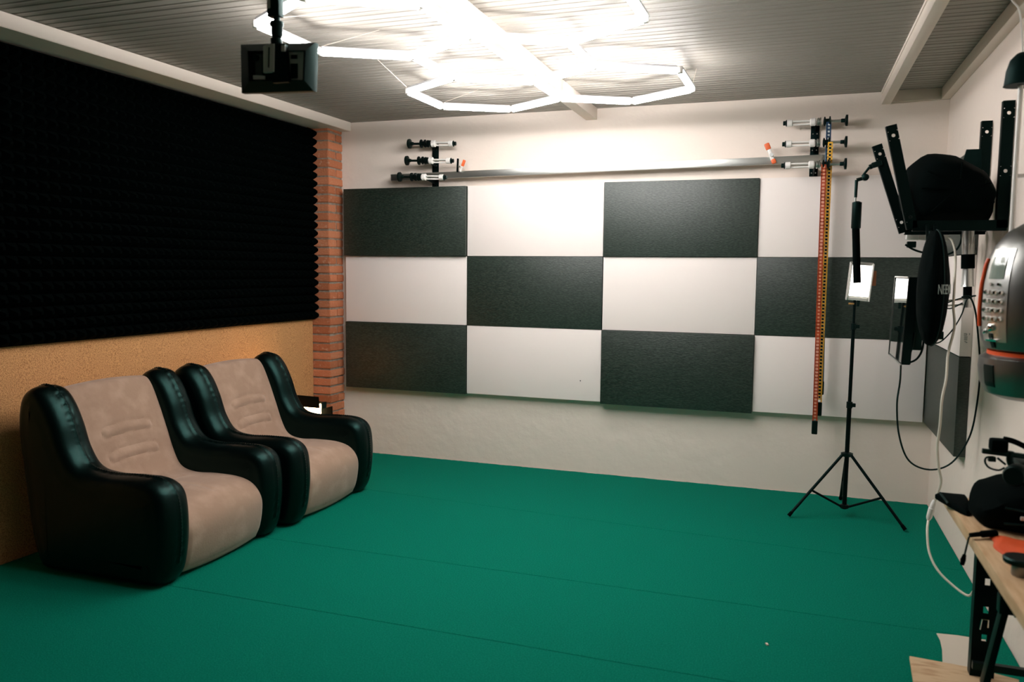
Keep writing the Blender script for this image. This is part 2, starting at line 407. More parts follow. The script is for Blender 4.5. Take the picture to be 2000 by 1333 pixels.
def stitch():
    m = MB(); pts = [Vector((SP[i][0]-SN[i][0]*.0055, 0, SP[i][1]-SN[i][1]*.0055)) for i in range(len(SP)) if SP[i][1] > .12]
    pts = pts if True else pts
    # resample into short stitches
    L = 0; acc = [0]
    idx = [i for i in range(len(SP)) if SP[i][1] > .12]
    for q in range(1, len(pts)): acc.append(acc[-1]+(pts[q]-pts[q-1]).length)
    s = .01
    def P(s_):
        for q in range(1, len(acc)):
            if acc[q] >= s_:
                f = (s_-acc[q-1])/max(1e-6, acc[q]-acc[q-1]); return pts[q-1].lerp(pts[q], f)
        return pts[-1]
    while s < acc[-1]-.02:
        a, b = P(s), P(s+.009)
        if (b-a).length < .03: m.tube([a, b], .0016, 5)
        s += .015
    return m
seat_prof = [(.60, .015), (.655, .05), (.682, .15), (.680, .24), (.63, .305), (.54, .333), (.40, .337), (.27, .333), (.18, .36), (.13, .44), (.085, .56), (.04, .68), (-.01, .79), (-.055, .828), (-.10, .80), (-.105, .6), (-.09, .3), (-.06, .06), (.1, .03), (.35, .015)]
SS = [(p.x, p.y) for p in spline([(a, b, 0) for a, b in seat_prof], 14, True)]
TN = normals2(SS)
ar2 = sum(SS[i-1][0]*SS[i][1]-SS[i][0]*SS[i-1][1] for i in range(len(SS)))
if ar2 > 0: TN = [(-a, -b) for a, b in TN]       # outward
def pill(y, z, zc, w=.158, h=.021):
    yy = max(0, abs(y)-w+h); dz = z-zc-.012*(1-(y/w)**2); d = math.hypot(yy, dz)/h
    return d
def seat_cushion():
    m = MB(); W = .285; K = 60; N = len(SS); cols_ = []
    for k in range(K+1):
        y = -W + 2*W*k/K; col = []
        e = abs(y)/W; crown = .016*(1-e**2) - .012*max(0, (e-.9)/.1)
        for i in range(N):
            x, z = SS[i]; nx, nz = TN[i]; dsp = crown
            if x > -.03 and z > .40 and x < .2:
                for zc in (.595, .478):
                    d = pill(y, z, zc)
                    dsp += .007*math.exp(-((d-0)**2)*.9) - .006*math.exp(-((d-1.25)/.42)**2)
            if z > .30 and x > .22 and x < .64: dsp -= .004*math.exp(-((x-.30)/.014)**2)*(e < .55)
            if z > .30 and .14 < x < .6: dsp -= .003*math.exp(-(y/.012)**2)
            col.append(m.bm.verts.new((x+nx*dsp, y, max(.004, z+nz*dsp))))
        cols_.append(col)
    for A, B in zip(cols_, cols_[1:]):
        for i in range(N): m.bm.faces.new((A[i], A[(i+1) % N], B[(i+1) % N], B[i]))
    m.bm.faces.new(cols_[0]); m.bm.faces.new(cols_[-1][::-1])
    return m
def local_build(m, name, mt, parent):
    o = m.build(name, mt); o.parent = parent; return o
def armchair(label, x, y, rz):
    t = thing('inflatable_armchair', label, 'armchair', (x, y, 0), 'inflatable armchairs against the left wall')
    t.rotation_euler = (0, 0, rz)
    local_build(seat_cushion(), 'seat_cushion', M['suede'], t)
    for sg in (-1, 1):
        a = local_build(pillow_side(), 'armrest', M['vinyl'], t); a.location.y = sg*.354
        st = local_build(stitch(), 'stitching', M['seam'], a)
    return t
armchair('black vinyl inflatable armchair with beige flocked seat, the nearer one', -.01, -2.29, 0)
armchair('black vinyl inflatable armchair with beige flocked seat, beside the brick pillar', .02, -1.365, 0)

# ------------------------------------------------------------------ barn-door lamp in the corner behind the far armchair
lp = thing('floor_lamp', 'small black barn-door lamp glowing warm behind the far armchair', 'lamp', (-.02, -.52, 0))
def FL(u, v, y): return at(u, v, y)
MB().prism([FL(571, 783, -.485), FL(628, 787, -.645), FL(628, 846, -.645), FL(571, 842, -.485)], (.01, .05, 0), .002).build('lamp_body', M['black'], lp)
MB().prism([FL(573, 787, -.498), FL(626, 790, -.655), FL(626, 842, -.655), FL(573, 838, -.498)], (0, .01, 0)).build('light_panel', M['ledwarm'], lp)
MB().prism([FL(578, 773, -.50), FL(622, 777, -.60), FL(624, 798, -.68), FL(571, 794, -.53)], (0, .004, .004)).build('top_flap', M['matte'], lp)
MB().prism([FL(630, 799, -.64), FL(630, 846, -.64), FL(649, 840, -.67), FL(648, 794, -.67)], (.004, .003, 0)).build('side_flap', M['matte'], lp)
MB().cyl((-.02, -.47, .0), (-.02, -.47, .40), .012).build('pole', M['black'], lp)
MB().lathe((-.02, -.47, 0), [(.09, 0), (.09, .012), (.02, .02)]).build('base', M['black'], lp)

# ------------------------------------------------------------------ background roller brackets on the back wall
def roller_bracket(label, xp, z0, z1, tops, sgn):
    t = thing('roller_bracket', label, 'wall bracket', (xp, 0, z0), 'background roller brackets')
    MB().box((xp, -.006, (z0+z1)/2), (.05, .011, z1-z0), bev=.002).build('plate', M['blackmetal'], t)
    for z in (z0+.02, z0+.16, z1-.05):
        for dx in (-.012, .012): MB().lathe((xp+dx, -.012, z), [(.004, .0), (.004, .003)], (0, -1, 0), 10).build('screw', M['chrome'], t)
    for (z, d) in tops:
        p = MB(); p.prism([Vector((xp-.004, -.01, z-.035)), Vector((xp-.004, -.01, z+.01)), Vector((xp-.004, -d-.02, z+.02)), Vector((xp-.004, -d-.02, z-.008))], (.008, 0, 0)); p.build('hook_arm', M['blackmetal'], t)
    return t
def roller(label, xp, z, d, sgn, rise=0):
    "sgn=+1: drive gear left of the plate, rod to the right"
    t = thing('background_roller', label, 'roller', (xp, -d, z), 'expanding background rollers')
    Y = -d; ax = Vector((sgn, 0, 0))
    def P(s_): return Vector((xp+sgn*s_, Y, z+rise*s_))
    MB().lathe(P(-.165), [(.004, -.006), (.034, -.004), (.034, .008), (.012, .014), (.012, .03), (.010, .035)], ax, 24).build('end_disc', M['black'], t)
    MB().cyl(P(-.13), P(-.06), .008).build('shaft', M['black'] if sgn > 0 else M['alu'], t)
    m = MB(); m.lathe(P(-.075), [(.012, 0), (.030, .004), (.030, .010), (.016, .014), (.016, .030), (.028, .034), (.028, .040), (.012, .044)], ax, 24); m.build('chain_gear', M['black'], t)
    MB().lathe(P(-.02), [(.010, 0), (.026, .002), (.026, .008), (.016, .010), (.024, .014), (.024, .022), (.012, .026)], ax, 24).build('cone', M['alu'] if sgn < 0 else M['black'], t)
    m = MB(); m.lathe(P(.01), [(.018, 0), (.024, .006), (.024, .03), (.015, .036)], ax, 24)
    m.build('grip', M['white'], t)
    m = MB()
    for a in range(3):
        th = a*2.094+.4; off = Vector((0, math.cos(th), math.sin(th)))*.012
        m.cyl(P(.04)+off, P(.15)+off, .0055, n=10)
    m.build('expanding_rod', M['white'], t)
    MB().lathe(P(.145), [(.014, 0), (.021, .004), (.021, .03), (.016, .034)], ax, 24).build('end_grip', M['white'], t)
    MB().lathe(P(.178), [(.016, 0), (.022, .004), (.014, .010), (.014, .022), (.008, .024)], ax, 12).build('knob', M['black'], t)
LT = [(2.318, .085), (2.193, .125), (2.070, .20)]
roller_bracket('black roller bracket on the back wall near the brick pillar', .728, 2.01, 2.335, LT, 1)
for (z, d), nm in zip(LT, ('topmost', 'middle', 'bottom')):
    roller('white expanding roller with black discs, %s on the bracket near the pillar' % nm, .735-(.02 if nm == 'bottom' else 0), z-.005, d+.03, 1, -.04)
RTp = [(2.325, .085), (2.193, .12), (2.057, .17)]
roller_bracket('black roller bracket on the back wall with coloured chains hanging', 3.318, 2.02, 2.33, RTp, -1)
for (z, d), nm in zip(RTp, ('topmost', 'middle', 'bottom')):
    roller('white expanding roller with black discs, %s on the bracket with the chains' % nm, 3.33, z+.012, d+.025, -1, .0)
# ------ aluminium crossbar resting on the lowest hooks
m = MB().bar((.41, -.085, 2.086), (3.40, -.075, 2.120), .024, .046, bev=.002)
tag(m.build('aluminium_bar', M['alu']), 'long aluminium bar lying across both roller brackets', 'bar')
# ------ clamps
def clamp(label, p, rz, sgn):
    t = thing('spring_clamp', label, 'clamp', p, 'spring clamps above the boards')
    t.rotation_euler = (0, R(rz), 0)
    def add(m, n, mt): local_build(m, n, mt, t)
    add(MB().bar((-.012, 0, -.045), (-.022, 0, .05), .014, .012, bev=.003), 'handle', M['matte'] if sgn > 0 else M['clamporange'])
    add(MB().bar((.008, 0, -.04), (.024, 0, .012), .014, .010, bev=.003), 'jaw', M['white'])
    add(MB().bar((.020, 0, .0), (.030, 0, .045), .018, .018, bev=.004), 'grip', M['clamporange'])
    add(MB().cyl((0, -.012, -.005), (0, .012, -.005), .008), 'spring', M['chrome'])
clamp('black and orange spring clamp standing on the bar near the pillar', (.962, -.105, 2.150), 8, 1)
t = thing('spring_clamp', 'white spring clamp with orange ends above the bar near the chains', 'clamp', (3.06, -.104, 2.156), 'spring clamps above the boards'); t.rotation_euler = (0, R(-22), 0)
local_build(MB().box((0, 0, 0), (.022, .02, .11), bev=.005), 'body', M['white'], t)
local_build(MB().box((0, -.002, .048), (.032, .026, .042), bev=.008), 'upper_grip', M['clamporange'], t)
local_build(MB().box((.002, -.002, -.052), (.028, .026, .03), bev=.008), 'lower_grip', M['clamporange'], t)
local_build(MB().cyl((.004, -.016, -.01), (.004, .012, -.01), .012), 'spring', M['alu'], t)

# ------ hanging chains with weights
def chain(name, label, p0, p1, col, link, pitch=.021, wd=.027, hole=True, weight=True, turn=0):
    t = thing(name, label, 'chain', p1, 'hanging control chains')
    p0, p1 = Vector(p0), Vector(p1); d = (p1-p0); L = d.length; d.normalize()
    sx = Vector((math.cos(turn), math.sin(turn), 0)); ty = d.cross(sx)
    m = MB(); k = MB(); n = int(L/pitch)
    for s_ in (-1, 1): m.bar(p0+sx*s_*(wd/2-.0028), p1+sx*s_*(wd/2-.0028), .0075, .006, ref=ty)
    for i in range(n+1):
        q = p0+d*(i*pitch); m.bar(q-sx*wd/2, q+sx*wd/2, .0085, .006, ref=ty)
        if i < n: k.box(q+d*(pitch/2)+Vector((0, .002, 0)), (wd*.45, .003, pitch*.5))
    m.build('strand', M[col], t)
    k.build('bead_row', M[link], t)
    if weight:
        w_ = MB().box(p1+Vector((0, 0, -.042)), (.034, .028, .085), bev=.006); w_.build('weight', M['black'], t)
        MB().bar(p1+Vector((0, 0, .0)), p1+Vector((0, 0, -.012)), .02, .02).build('weight_clip', M['alu'], t)
    return t
CY = -.215
chain('bead_chain', 'red chain with pale squares, longest of the three hanging chains', (3.372, CY, 2.062), at(1591.5, 822, CY), 'red', 'redlink')
chain('bead_chain', 'yellow chain with black squares hanging beside the red one', (3.404, CY+.035, 2.198), at(1600, 786, CY+.035), 'yellow', 'black')
chain('bead_chain', 'dark blue chain with pale squares hanging from the topmost roller', (3.392, -.13, 2.325), at(1604, 745, -.13), 'blue', 'bluelink', turn=.3)

# ------------------------------------------------------------------ light stand with lit LED panel
sb = Vector((3.556, -.455, 0)); top = at(1674, 590, -.455)
ls = thing('light_stand', 'black tripod light stand in front of the back wall', 'light stand', sb)
sb2 = Vector((3.556, -.46, 0))
def PZ(z): return Vector((sb2.x+.004*z, sb2.y, z))
MB().cyl(PZ(.045), PZ(.66), .0125).build('lower_pole', M['blackmetal'], ls)
MB().cyl(PZ(.66), PZ(1.13), .010).build('middle_pole', M['blackmetal'], ls)
MB().cyl(PZ(1.13), PZ(1.27), .0075).build('upper_pole', M['blackmetal'], ls)
MB().lathe(PZ(.355), [(.013, 0), (.033, .004), (.033, .022), (.013, .028)]).build('leg_hub', M['black'], ls)
for z in (.66, 1.115):
    m = MB().cyl(PZ(z-.018), PZ(z+.018), .0165); m.box(PZ(z)+Vector((.022, -.004, 0)), (.022, .016, .022), bev=.003); m.build('locking_collar', M['black'], ls)
hub = PZ(.368); low = PZ(.06)
MB().lathe(low, [(.012, -.012), (.024, -.01), (.024, .01), (.012, .014)]).build('lower_collar', M['black'], ls)
for f in (Vector((3.251, -.606, .012)), Vector((3.86, -.648, .012)), Vector((3.555, -.115, .012))):
    dh = (f-hub); d2 = Vector((dh.x, dh.y, 0)).normalized()
    a = hub + d2*.026; lg = MB().tube([a, f], .0085, 10).build('leg', M['blackmetal'], ls)
    m = MB(); m.tube([f+(a-f)*.06, f+(f-a)*.0], [.0095, .011], 10); o2 = m.build('rubber_foot', M['matte'], lg)
    o2.matrix_parent_inverse = Matrix()
    mid = a.lerp(f, .58); MB().tube([low+d2*.02, mid], .0065, 8).build('brace', M['blackmetal'], ls)
# LED panel head
lh = at(1679, 551, -.47); LPt = thing('led_panel_light', 'small lit white LED panel on top of the light stand', 'light', lh)
rx = Matrix.Rotation(R(6), 3, 'X') @ Matrix.Rotation(R(4), 3, 'Y')
LPt['_k'] = 1; del LPt['_k']
def rb(c, d, bev=0): return MB().box(lh + rx @ Vector(c), d, rx, bev)
rb((0, .012, 0), (.128, .022, .222), .008).build('casing', M['alu'], LPt)
rb((.002, -.003, .006), (.100, .006, .178)).build('light_face', M['ledcool'], LPt)
m = rb((-.060, -.008, 0), (.008, .020, .214), .002); m.join(rb((.060, -.008, 0), (.008, .020, .214), .002).bm); m.build('side_rail', M['white'], LPt)
rb((0, -.006, -.098), (.10, .01, .014)).build('control_strip', M['greyplastic'], LPt)
MB().cyl(lh+Vector((-.002, .012, -.14)), lh+Vector((0, .012, -.105)), .009).build('mount', M['black'], LPt)
MB().cyl(PZ(1.245)+Vector((-.032, -.012, 0)), PZ(1.245), .006).build('brass_knob', M['brass'], ls)
MB().box(at(1704, 544, -.44), (.04, .006, .085), bev=.002).build('brown_tag', M['brown'], LPt)
MB().tube([at(1693, 535, -.46), at(1699, 545, -.46)], .004, 8).build('brass_hook', M['brass'], LPt)

# ------------------------------------------------------------------ black slab brackets fixed to the right wall
def cradle(label, y, top_front, corner, top_back):
    t = thing('wall_rack', label, 'rack', (RWX, y, corner[1]), 'black wall racks')
    (x1, z1), (x2, z2), (x3, z3) = top_front, corner, top_back
    def arm(a, b, nm, holes):
        a = Vector((a[0], y, a[1])); b = Vector((b[0], y, b[1])); d = b-a; L = d.length; d.normalize(); nn = Vector((-d.z, 0, d.x))
        bm_ = bmesh.new(); W = .021
        # flat bar with round holes: built as strip segments around each hole
        pos = sorted(h for h in holes); cuts = [0]
        m = MB(); cur = 0
        for h in pos:
            h0, h1 = h-.02, h+.02
            m.box(a+d*((cur+h0)/2), ((h0-cur), .005, W*2), Matrix((d, Vector((0, 1, 0)), nn)).transposed()); cur = h1
            n = 20; vs = []
            for k in range(n):
                th = 2*math.pi*k/n; cx_, cz_ = math.cos(th), math.sin(th); mxx = max(abs(cx_)/.02, abs(cz_)/W)
                for yy in (-.0025, .0025):
                    vs.append(a+d*(h+cx_*.0075)+nn*(cz_*.0075)+Vector((0, yy, 0))); vs.append(a+d*(h+cx_/mxx)+nn*(cz_/mxx)+Vector((0, yy, 0)))
            fs = []
            for k in range(n):
                j = (k+1) % n; fs += [(4*k, 4*k+1, 4*j+1, 4*j), (4*k+2, 4*j+2, 4*j+3, 4*k+3), (4*k, 4*j, 4*j+2, 4*k+2), (4*k+1, 4*k+3, 4*j+3, 4*j+1)]
            m.add(vs, fs)
        m.box(a+d*((cur+L)/2), ((L-cur), .005, W*2), Matrix((d, Vector((0, 1, 0)), nn)).transposed())
        # lip giving the bar an angle section
        m.box(a+d*(L/2)-nn*W+Vector((0, .014, 0)), (L, .028, .004), Matrix((d, Vector((0, 1, 0)), nn)).transposed())
        m.build(nm, M['blackmetal'], t)
    L1 = math.hypot(x1-x2, z1-z2)
    arm((x1, z1), (x2, z2), 'front_arm', [.045, L1-.05])
    arm((x2, z2+.012), (x3+.018, z2+.012), 'bottom_arm', [])
    L3 = z3-z2
    arm((x3, z3), (x3, z2), 'wall_arm', [.05, L3*.55])
cradle('black angled rack on the right wall, nearer of the pair', -1.60, (3.597, 2.052), (3.700, 1.612), (4.035, 2.13))
cradle('black angled rack on the right wall, farther of the pair', -1.20, (3.578, 2.028), (3.716, 1.614), (4.035, 2.118))
# softbox lying in the rack
sx = thing('softbox', 'large black folded softbox lying across the two wall racks', 'softbox', (3.86, -1.4, 1.63))
def soften(m, off):
    "round a convex lump: subdivide, then relax"
    bmesh.ops.triangulate(m.bm, faces=list(m.bm.faces))
    bmesh.ops.subdivide_edges(m.bm, edges=list(m.bm.edges), cuts=3, use_grid_fill=True)
    z0 = min(v.co.z for v in m.bm.verts); fl = [v for v in m.bm.verts if v.co.z < z0+.002]
    for _ in range(max(2, int(off*250))): bmesh.ops.smooth_vert(m.bm, verts=list(m.bm.verts), factor=.5, use_axis_x=True, use_axis_y=True, use_axis_z=True)
    for v in fl: v.co.z = z0
    for v in m.bm.verts: v.co += Vector((noise.noise(v.co*14), noise.noise(v.co*14+Vector((5, 0, 0))), noise.noise(v.co*14+Vector((0, 7, 0)))))*off*.5*(0 if v in fl else 1)
def hull_lump(pts, depth_pts):
    b = bmesh.new()
    for p in pts: b.verts.new(p)
    bmesh.ops.convex_hull(b, input=list(b.verts)); return b
pts = []
outl = [(1768, 326), (1808, 295), (1868, 301), (1928, 333), (1952, 362), (1976, 394), (1962, 418), (1930, 443), (1780, 443), (1756, 412), (1750, 376)]
for (u, v) in outl:
    p = at(u, v, -1.50); pts.append(p)
cen = sum(pts, Vector())/len(pts)
pts2 = [p for p in pts] + [cen + (p-cen)*.62 + Vector((0, -.16, 0)) for p in pts] + [cen + (p-cen)*.80 + Vector((0, .22, 0)) for p in pts]
b = hull_lump(pts2, 0)
for v in b.verts: v.co.z = max(v.co.z, 1.632); v.co.x = min(v.co.x, 4.02)
m = MB(); m.join(b); bmesh.ops.remove_doubles(m.bm, verts=list(m.bm.verts), dist=.001)
soften(m, .004)
for v in m.bm.verts: v.co.x = min(v.co.x, 4.025)
m.build('fabric_shell', M['matte'], sx)
for i in range(0, 11, 2): MB().tube([cen + (pts[i]-cen)*.64+Vector((0, -.163, .0)), cen+(pts[i]-cen)*.2+Vector((0, -.172, 0))], .004, 6).build('rib', M['matte'], sx)
m = MB(); m.prism([at(1880, 318, -1.42), at(1888, 292, -1.42), at(1917, 291, -1.42), at(1917, 345, -1.42)], (0, .012, 0)); m.build('corner_flap', M['charcoal'], sx)

# power strip under the racks
ps = thing('power_strip', 'white power strip fixed under the wall racks', 'power strip', at(1800, 462, -1.1))
a, b_ = at(1770, 459, -1.12), at(1852, 462, -1.12)
MB().bar(a, b_, .05, .045, bev=.005).build('strip_body', M['white'], ps)
MB().box(at(1780, 478, -1.12), (.04, .03, .03), bev=.004).build('plug', M['black'], ps)
MB().cyl(at(1794, 440, -1.15), at(1794, 470, -1.15), .0015, n=6).build('hanging_wire', M['white'], ps)
MB().tube(spline([at(1768, 478, -1.13), at(1785, 488, -1.13), at(1805, 494, -1.13), at(1840, 500, -1.1), at(1868, 488, -1.1), at(1878, 462, -1.1), at(1866, 446, -1.1)], 8), .005, 8).build('power_cable', M['black'], ps)

# silver telescopic pole
pl_ = thing('telescopic_pole', 'silver telescopic pole with black grips under the wall rack', 'pole', at(1889, 600, -1.22))
pt = lambda v: at(1891-(v-460)*.012, v, -1.22)
MB().cyl(pt(448), pt(500), .026).build('upper_tube', M['alu'], pl_)
MB().cyl(pt(497), pt(525), .0285).build('black_grip', M['matte'], pl_)
MB().tube([pt(525), pt(556), pt(560)], [.024, .026, .029], 24).build('middle_tube', M['alu'], pl_)
MB().cyl(pt(560), pt(584), .0185).build('lower_grip', M['matte'], pl_)
MB().cyl(pt(583), pt(601), .017).build('end_tube', M['alu'], pl_)
m = MB(); m.tube([at(1832, 599, -1.22), at(1886, 595, -1.22)], .004, 8); m.tube([at(1832, 590, -1.22), at(1886, 584, -1.22)], .004, 8); m.build('cross_handle', M['chrome'], pl_)

# tall articulated arm holding the black tube
ma = thing('articulated_arm', 'black jointed arm clamped to the farther rack', 'arm', at(1716, 322, -1.2))
MB().bar(at(1722, 318, -1.2), at(1703, 324, -1.2), .024, .026, bev=.004).build('clamp', M['black'], ma)
MB().tube([at(1703, 325, -1.2), at(1698, 327, -1.2)], .012, 12).build('joint', M['black'], ma)
MB().tube([at(1698, 327, -1.2), at(1684, 345, -1.2)], .006, 10).build('upper_link', M['black'], ma)
m = MB(); m.lathe(at(1690, 347, -1.2), [(.012, -.014), (.016, -.008), (.016, .02), (.010, .024)], (0, -1, 0), 16); m.tube([at(1691, 347, -1.2), at(1673, 352, -1.2)], .009, 10); m.build('elbow_knob', M['black'], ma)
MB().tube([at(1673, 352, -1.2), at(1671, 386, -1.2)], [.008, .007], 10).build('lower_link', M['black'], ma)
MB().tube([at(1671, 386, -1.2), at(1670.5, 394, -1.2)], .005, 10).build('ball_stem', M['alu'], ma)
ht = thing('tube_light', 'black slim tube hanging from the jointed arm', 'tube', at(1674, 553, -1.2))
MB().lathe(at(1671.5, 447, -1.2), [(.019, -.0), (.022, .004), (.022, .125), (.010, .131)], n=20).build('cap', M['black'], ht)
MB().tube([at(1674, 553, -1.2), at(1671.5, 446, -1.2)], .0175, 20).build('body', M['matte'], ht)

# glossy screen seen at a grazing angle
sc_ = thing('monitor', 'thin black glossy monitor hanging edge-on beside the black bag', 'monitor', (3.69, -1.42, 1.03))
ny, fy = -1.62, -1.14; xs_t, xs_b = 3.694, 3.682; zt_, zb_ = 1.404, 1.025
fr = MB(); T = Vector((.036, 0, 0))
fr.prism([Vector((xs_t, ny, zt_)), Vector((xs_t, fy, zt_)), Vector((xs_b, fy, zb_)), Vector((xs_b, ny, zb_))], T, .003); fr.build('frame', M['black'], sc_)
e = .008
MB().prism([Vector((xs_t-.0012, ny+e, zt_-e)), Vector((xs_t-.0012, fy-e, zt_-e)), Vector((xs_b-.0012, fy-e, zb_+e)), Vector((xs_b-.0012, ny+e, zb_+e))], (.001, 0, 0)).build('screen', M['gloss'], sc_)
m = MB(); q = .003
for (a, b_) in (((ny, zt_), (fy, zt_)), ((fy, zt_), (fy, zb_)), ((fy, zb_), (ny, zb_))):
    xx = lambda z: xs_b + (xs_t-xs_b)*(z-zb_)/(zt_-zb_) - .002
    m.bar(Vector((xx(a[1]), a[0], a[1])), Vector((xx(b_[1]), b_[0], b_[1])), .005, .005)
m.build('bezel_rim', M['alu'], sc_)
MB().box((3.75, -1.42, 1.23), (.05, .16, .30), bev=.006).build('rear_mount', M['black'], sc_)
MB().tube([Vector((3.76, -1.42, 1.36)), Vector((3.79, -1.42, 1.5)), Vector((3.80, -1.42, 1.615))], .012, 12).build('hanging_arm', M['blackmetal'], sc_)

# black oval bag with lettering
bg = thing('reflector_bag', 'black oval bag with pale lettering hanging from the rack', 'bag', (3.80, -1.66, 1.12))
bc = at(1822, 563, -1.78); bw = Vector((.060, .15, .235)); bz = Matrix.Rotation(R(-6), 3, 'Z')
m = MB(); NU, NV = 40, 28; rings = []
def bagp(th, ph_, o=0):
    # th around vertical axis, ph latitude
    e_ = .85; cx_ = math.cos(ph_); cx_ = math.copysign(abs(cx_)**e_, cx_)
    taper = 1 - .10*math.sin(ph_) if ph_ > 0 else 1 + .0*math.sin(ph_)
    p = Vector((math.cos(th)*cx_*(bw.x+o)*taper, math.sin(th)*cx_*(bw.y+o)*taper, math.sin(ph_)*(bw.z+o)))
    return bc + bz @ p
for j in range(NV+1):
    ph_ = -math.pi/2 + math.pi*j/NV; ph_ = max(-1.53, min(1.53, ph_))
    rings.append([m.bm.verts.new(bagp(2*math.pi*k/NU, ph_) + Vector((0, 0, 0))*.0 + Vector((.004*noise.noise(Vector((k*.5, j*.4, 1))), .004*noise.noise(Vector((k*.5, j*.4, 5))), 0))) for k in range(NU)])
for A, B in zip(rings, rings[1:]):
    for k in range(NU): m.bm.faces.new((A[k], A[(k+1) % NU], B[(k+1) % NU], B[k]))
m.bm.faces.new(rings[0][::-1]); m.bm.faces.new(rings[-1]); m.build('bag_body', M['matte'], bg)
rim = [bagp(0 if ph_ < 0 else math.pi, 0) for ph_ in ()]
MB().tube([bagp(-1.0, -1.5+3.0*k/30, .001) for k in range(31)], .0035, 8).build('zip', M['charcoal'], bg)
for u in (1811, 1827): MB().bar(at(u, 470, -1.70), at(1811 if u < 1820 else 1826, 440, -1.62), .010, .014).build('strap', M['black'], bg)
MB().box(at(1827, 655, -1.78), (.055, .04, .032), bev=.003).build('buckle', M['black'], bg)
text_mesh('NEEWER', .054, M['lettering'], 'lettering', bg, lambda p: bagp(-.93 + (p.x+.04)/.15*1.05, -.02 + (p.y)/bw.z, .0035+p.z), .0006)

# ------------------------------------------------------------------ silver stereo on the right wall
bs = thing('silver_stereo', 'rounded silver stereo with button keypad and orange trim near the right edge', 'stereo', at(1985, 620, -2.55))
bx = Vector((4.005, -2.45, 1.15)); 
AX = Vector((0, 0, 1)); WX, WY = .195, .20
def shell(prof, n=48):
    m = MB(); m.lathe((3.998, -2.45, 0), prof, (0, 0, 1), n, (1, 1)); return m
z0_, z1_ = 1.035, 1.60
up_prof = [(.150, 1.172), (.168, 1.18), (.182, 1.22), (.188, 1.30), (.186, 1.38), (.176, 1.45), (.155, 1.51), (.122, 1.555), (.075, 1.585), (.025, 1.597)]
def clip_wall(ob):
    for v in ob.data.vertices:
        if v.co.x > RWX-.002: v.co.x = RWX-.002
o_ = shell(up_prof).build('upper_shell', M['silver'], bs); clip_wall(o_)
o_ = shell([(.155, 1.155), (.160, 1.158), (.160, 1.172), (.150, 1.174)]).build('orange_band', M['orange'], bs); clip_wall(o_)
o_ = shell([(.125, 1.02), (.160, 1.035), (.178, 1.07), (.184, 1.12), (.182, 1.150), (.166, 1.160)]).build('lower_shell', M['silver'], bs); clip_wall(o_)
def onshell(th, z, o=0):
    P_ = up_prof if z > 1.17 else [(.160, 1.035), (.178, 1.07), (.184, 1.12), (.182, 1.150)]
    r_ = P_[-1][0]
    for (ra, za), (rb_, zb2) in zip(P_, P_[1:]):
        if za <= z <= zb2: r_ = ra+(rb_-ra)*(z-za)/(zb2-za); break
    return Vector((3.998+(r_+o)*math.cos(th), -2.45+(r_+o)*math.sin(th), z)), Vector((math.cos(th), math.sin(th), 0))
def patch(th0, th1, za, zb2, o, nm, mt, n=8):
    m = MB(); g = [[m.bm.verts.new(onshell(th0+(th1-th0)*i/n, za+(zb2-za)*j/n, oo)[0]) for j in range(n+1)] for oo in (o, -.004) for i in range(n+1)]
    for L_ in (0, n+1):
        for i in range(n):
            for j in range(n): m.bm.faces.new((g[L_+i][j], g[L_+i+1][j], g[L_+i+1][j+1], g[L_+i][j+1]))
    for i in range(n):
        m.bm.faces.new((g[i][0], g[i+1][0], g[n+2+i][0], g[n+1+i][0])); m.bm.faces.new((g[i][n], g[i+1][n], g[n+2+i][n], g[n+1+i][n]))
    for j in range(n):
        m.bm.faces.new((g[0][j], g[0][j+1], g[n+1][j+1], g[n+1][j])); m.bm.faces.new((g[n][j], g[n][j+1], g[2*n+1][j+1], g[2*n+1][j]))
    return m.build(nm, M[mt], bs)
T0 = R(192)
patch(R(188), R(222), 1.205, 1.50, .003, 'control_panel', 'alu')
patch(R(196), R(216), 1.405, 1.475, .005, 'display_window', 'lcd')
for q in (R(202), R(212)):
    p, nn = onshell(q, 1.388, .004); MB().lathe(p, [(.005, -.004), (.005, .004)], nn, 12).build('button', M['chrome'], bs)
for j in range(4):
    for i in range(4):
        p, nn = onshell(R(195+i*7), 1.362-j*.028, .004); MB().lathe(p, [(.0078, -.004), (.0078, .003), (.005, .007)], nn, 12).build('button', M['chrome'], bs)
p, nn = onshell(R(205), 1.250, .004); MB().lathe(p, [(.012, -.004), (.012, .006), (.008, .009)], nn, 16).build('dial', M['chrome'], bs)
p, nn = onshell(R(196), 1.236, .004); MB().lathe(p, [(.008, -.004), (.008, .006), (.005, .009)], nn, 16).build('button', M['chrome'], bs)
patch(R(201), R(206), 1.185, 1.232, .004, 'slider_slot', 'black')
patch(R(196), R(212), 1.206, 1.212, .010, 'slider_knob', 'chrome')
patch(R(196), R(210), 1.06, 1.13, .003, 'lower_window', 'black')
mm = MB(); ptsO = [onshell(R(181), z_, .004)[0] for z_ in [1.25+.02*i for i in range(12)]]; mm.tube(ptsO, .006, 8); mm.build('orange_edge', M['orange'], bs)

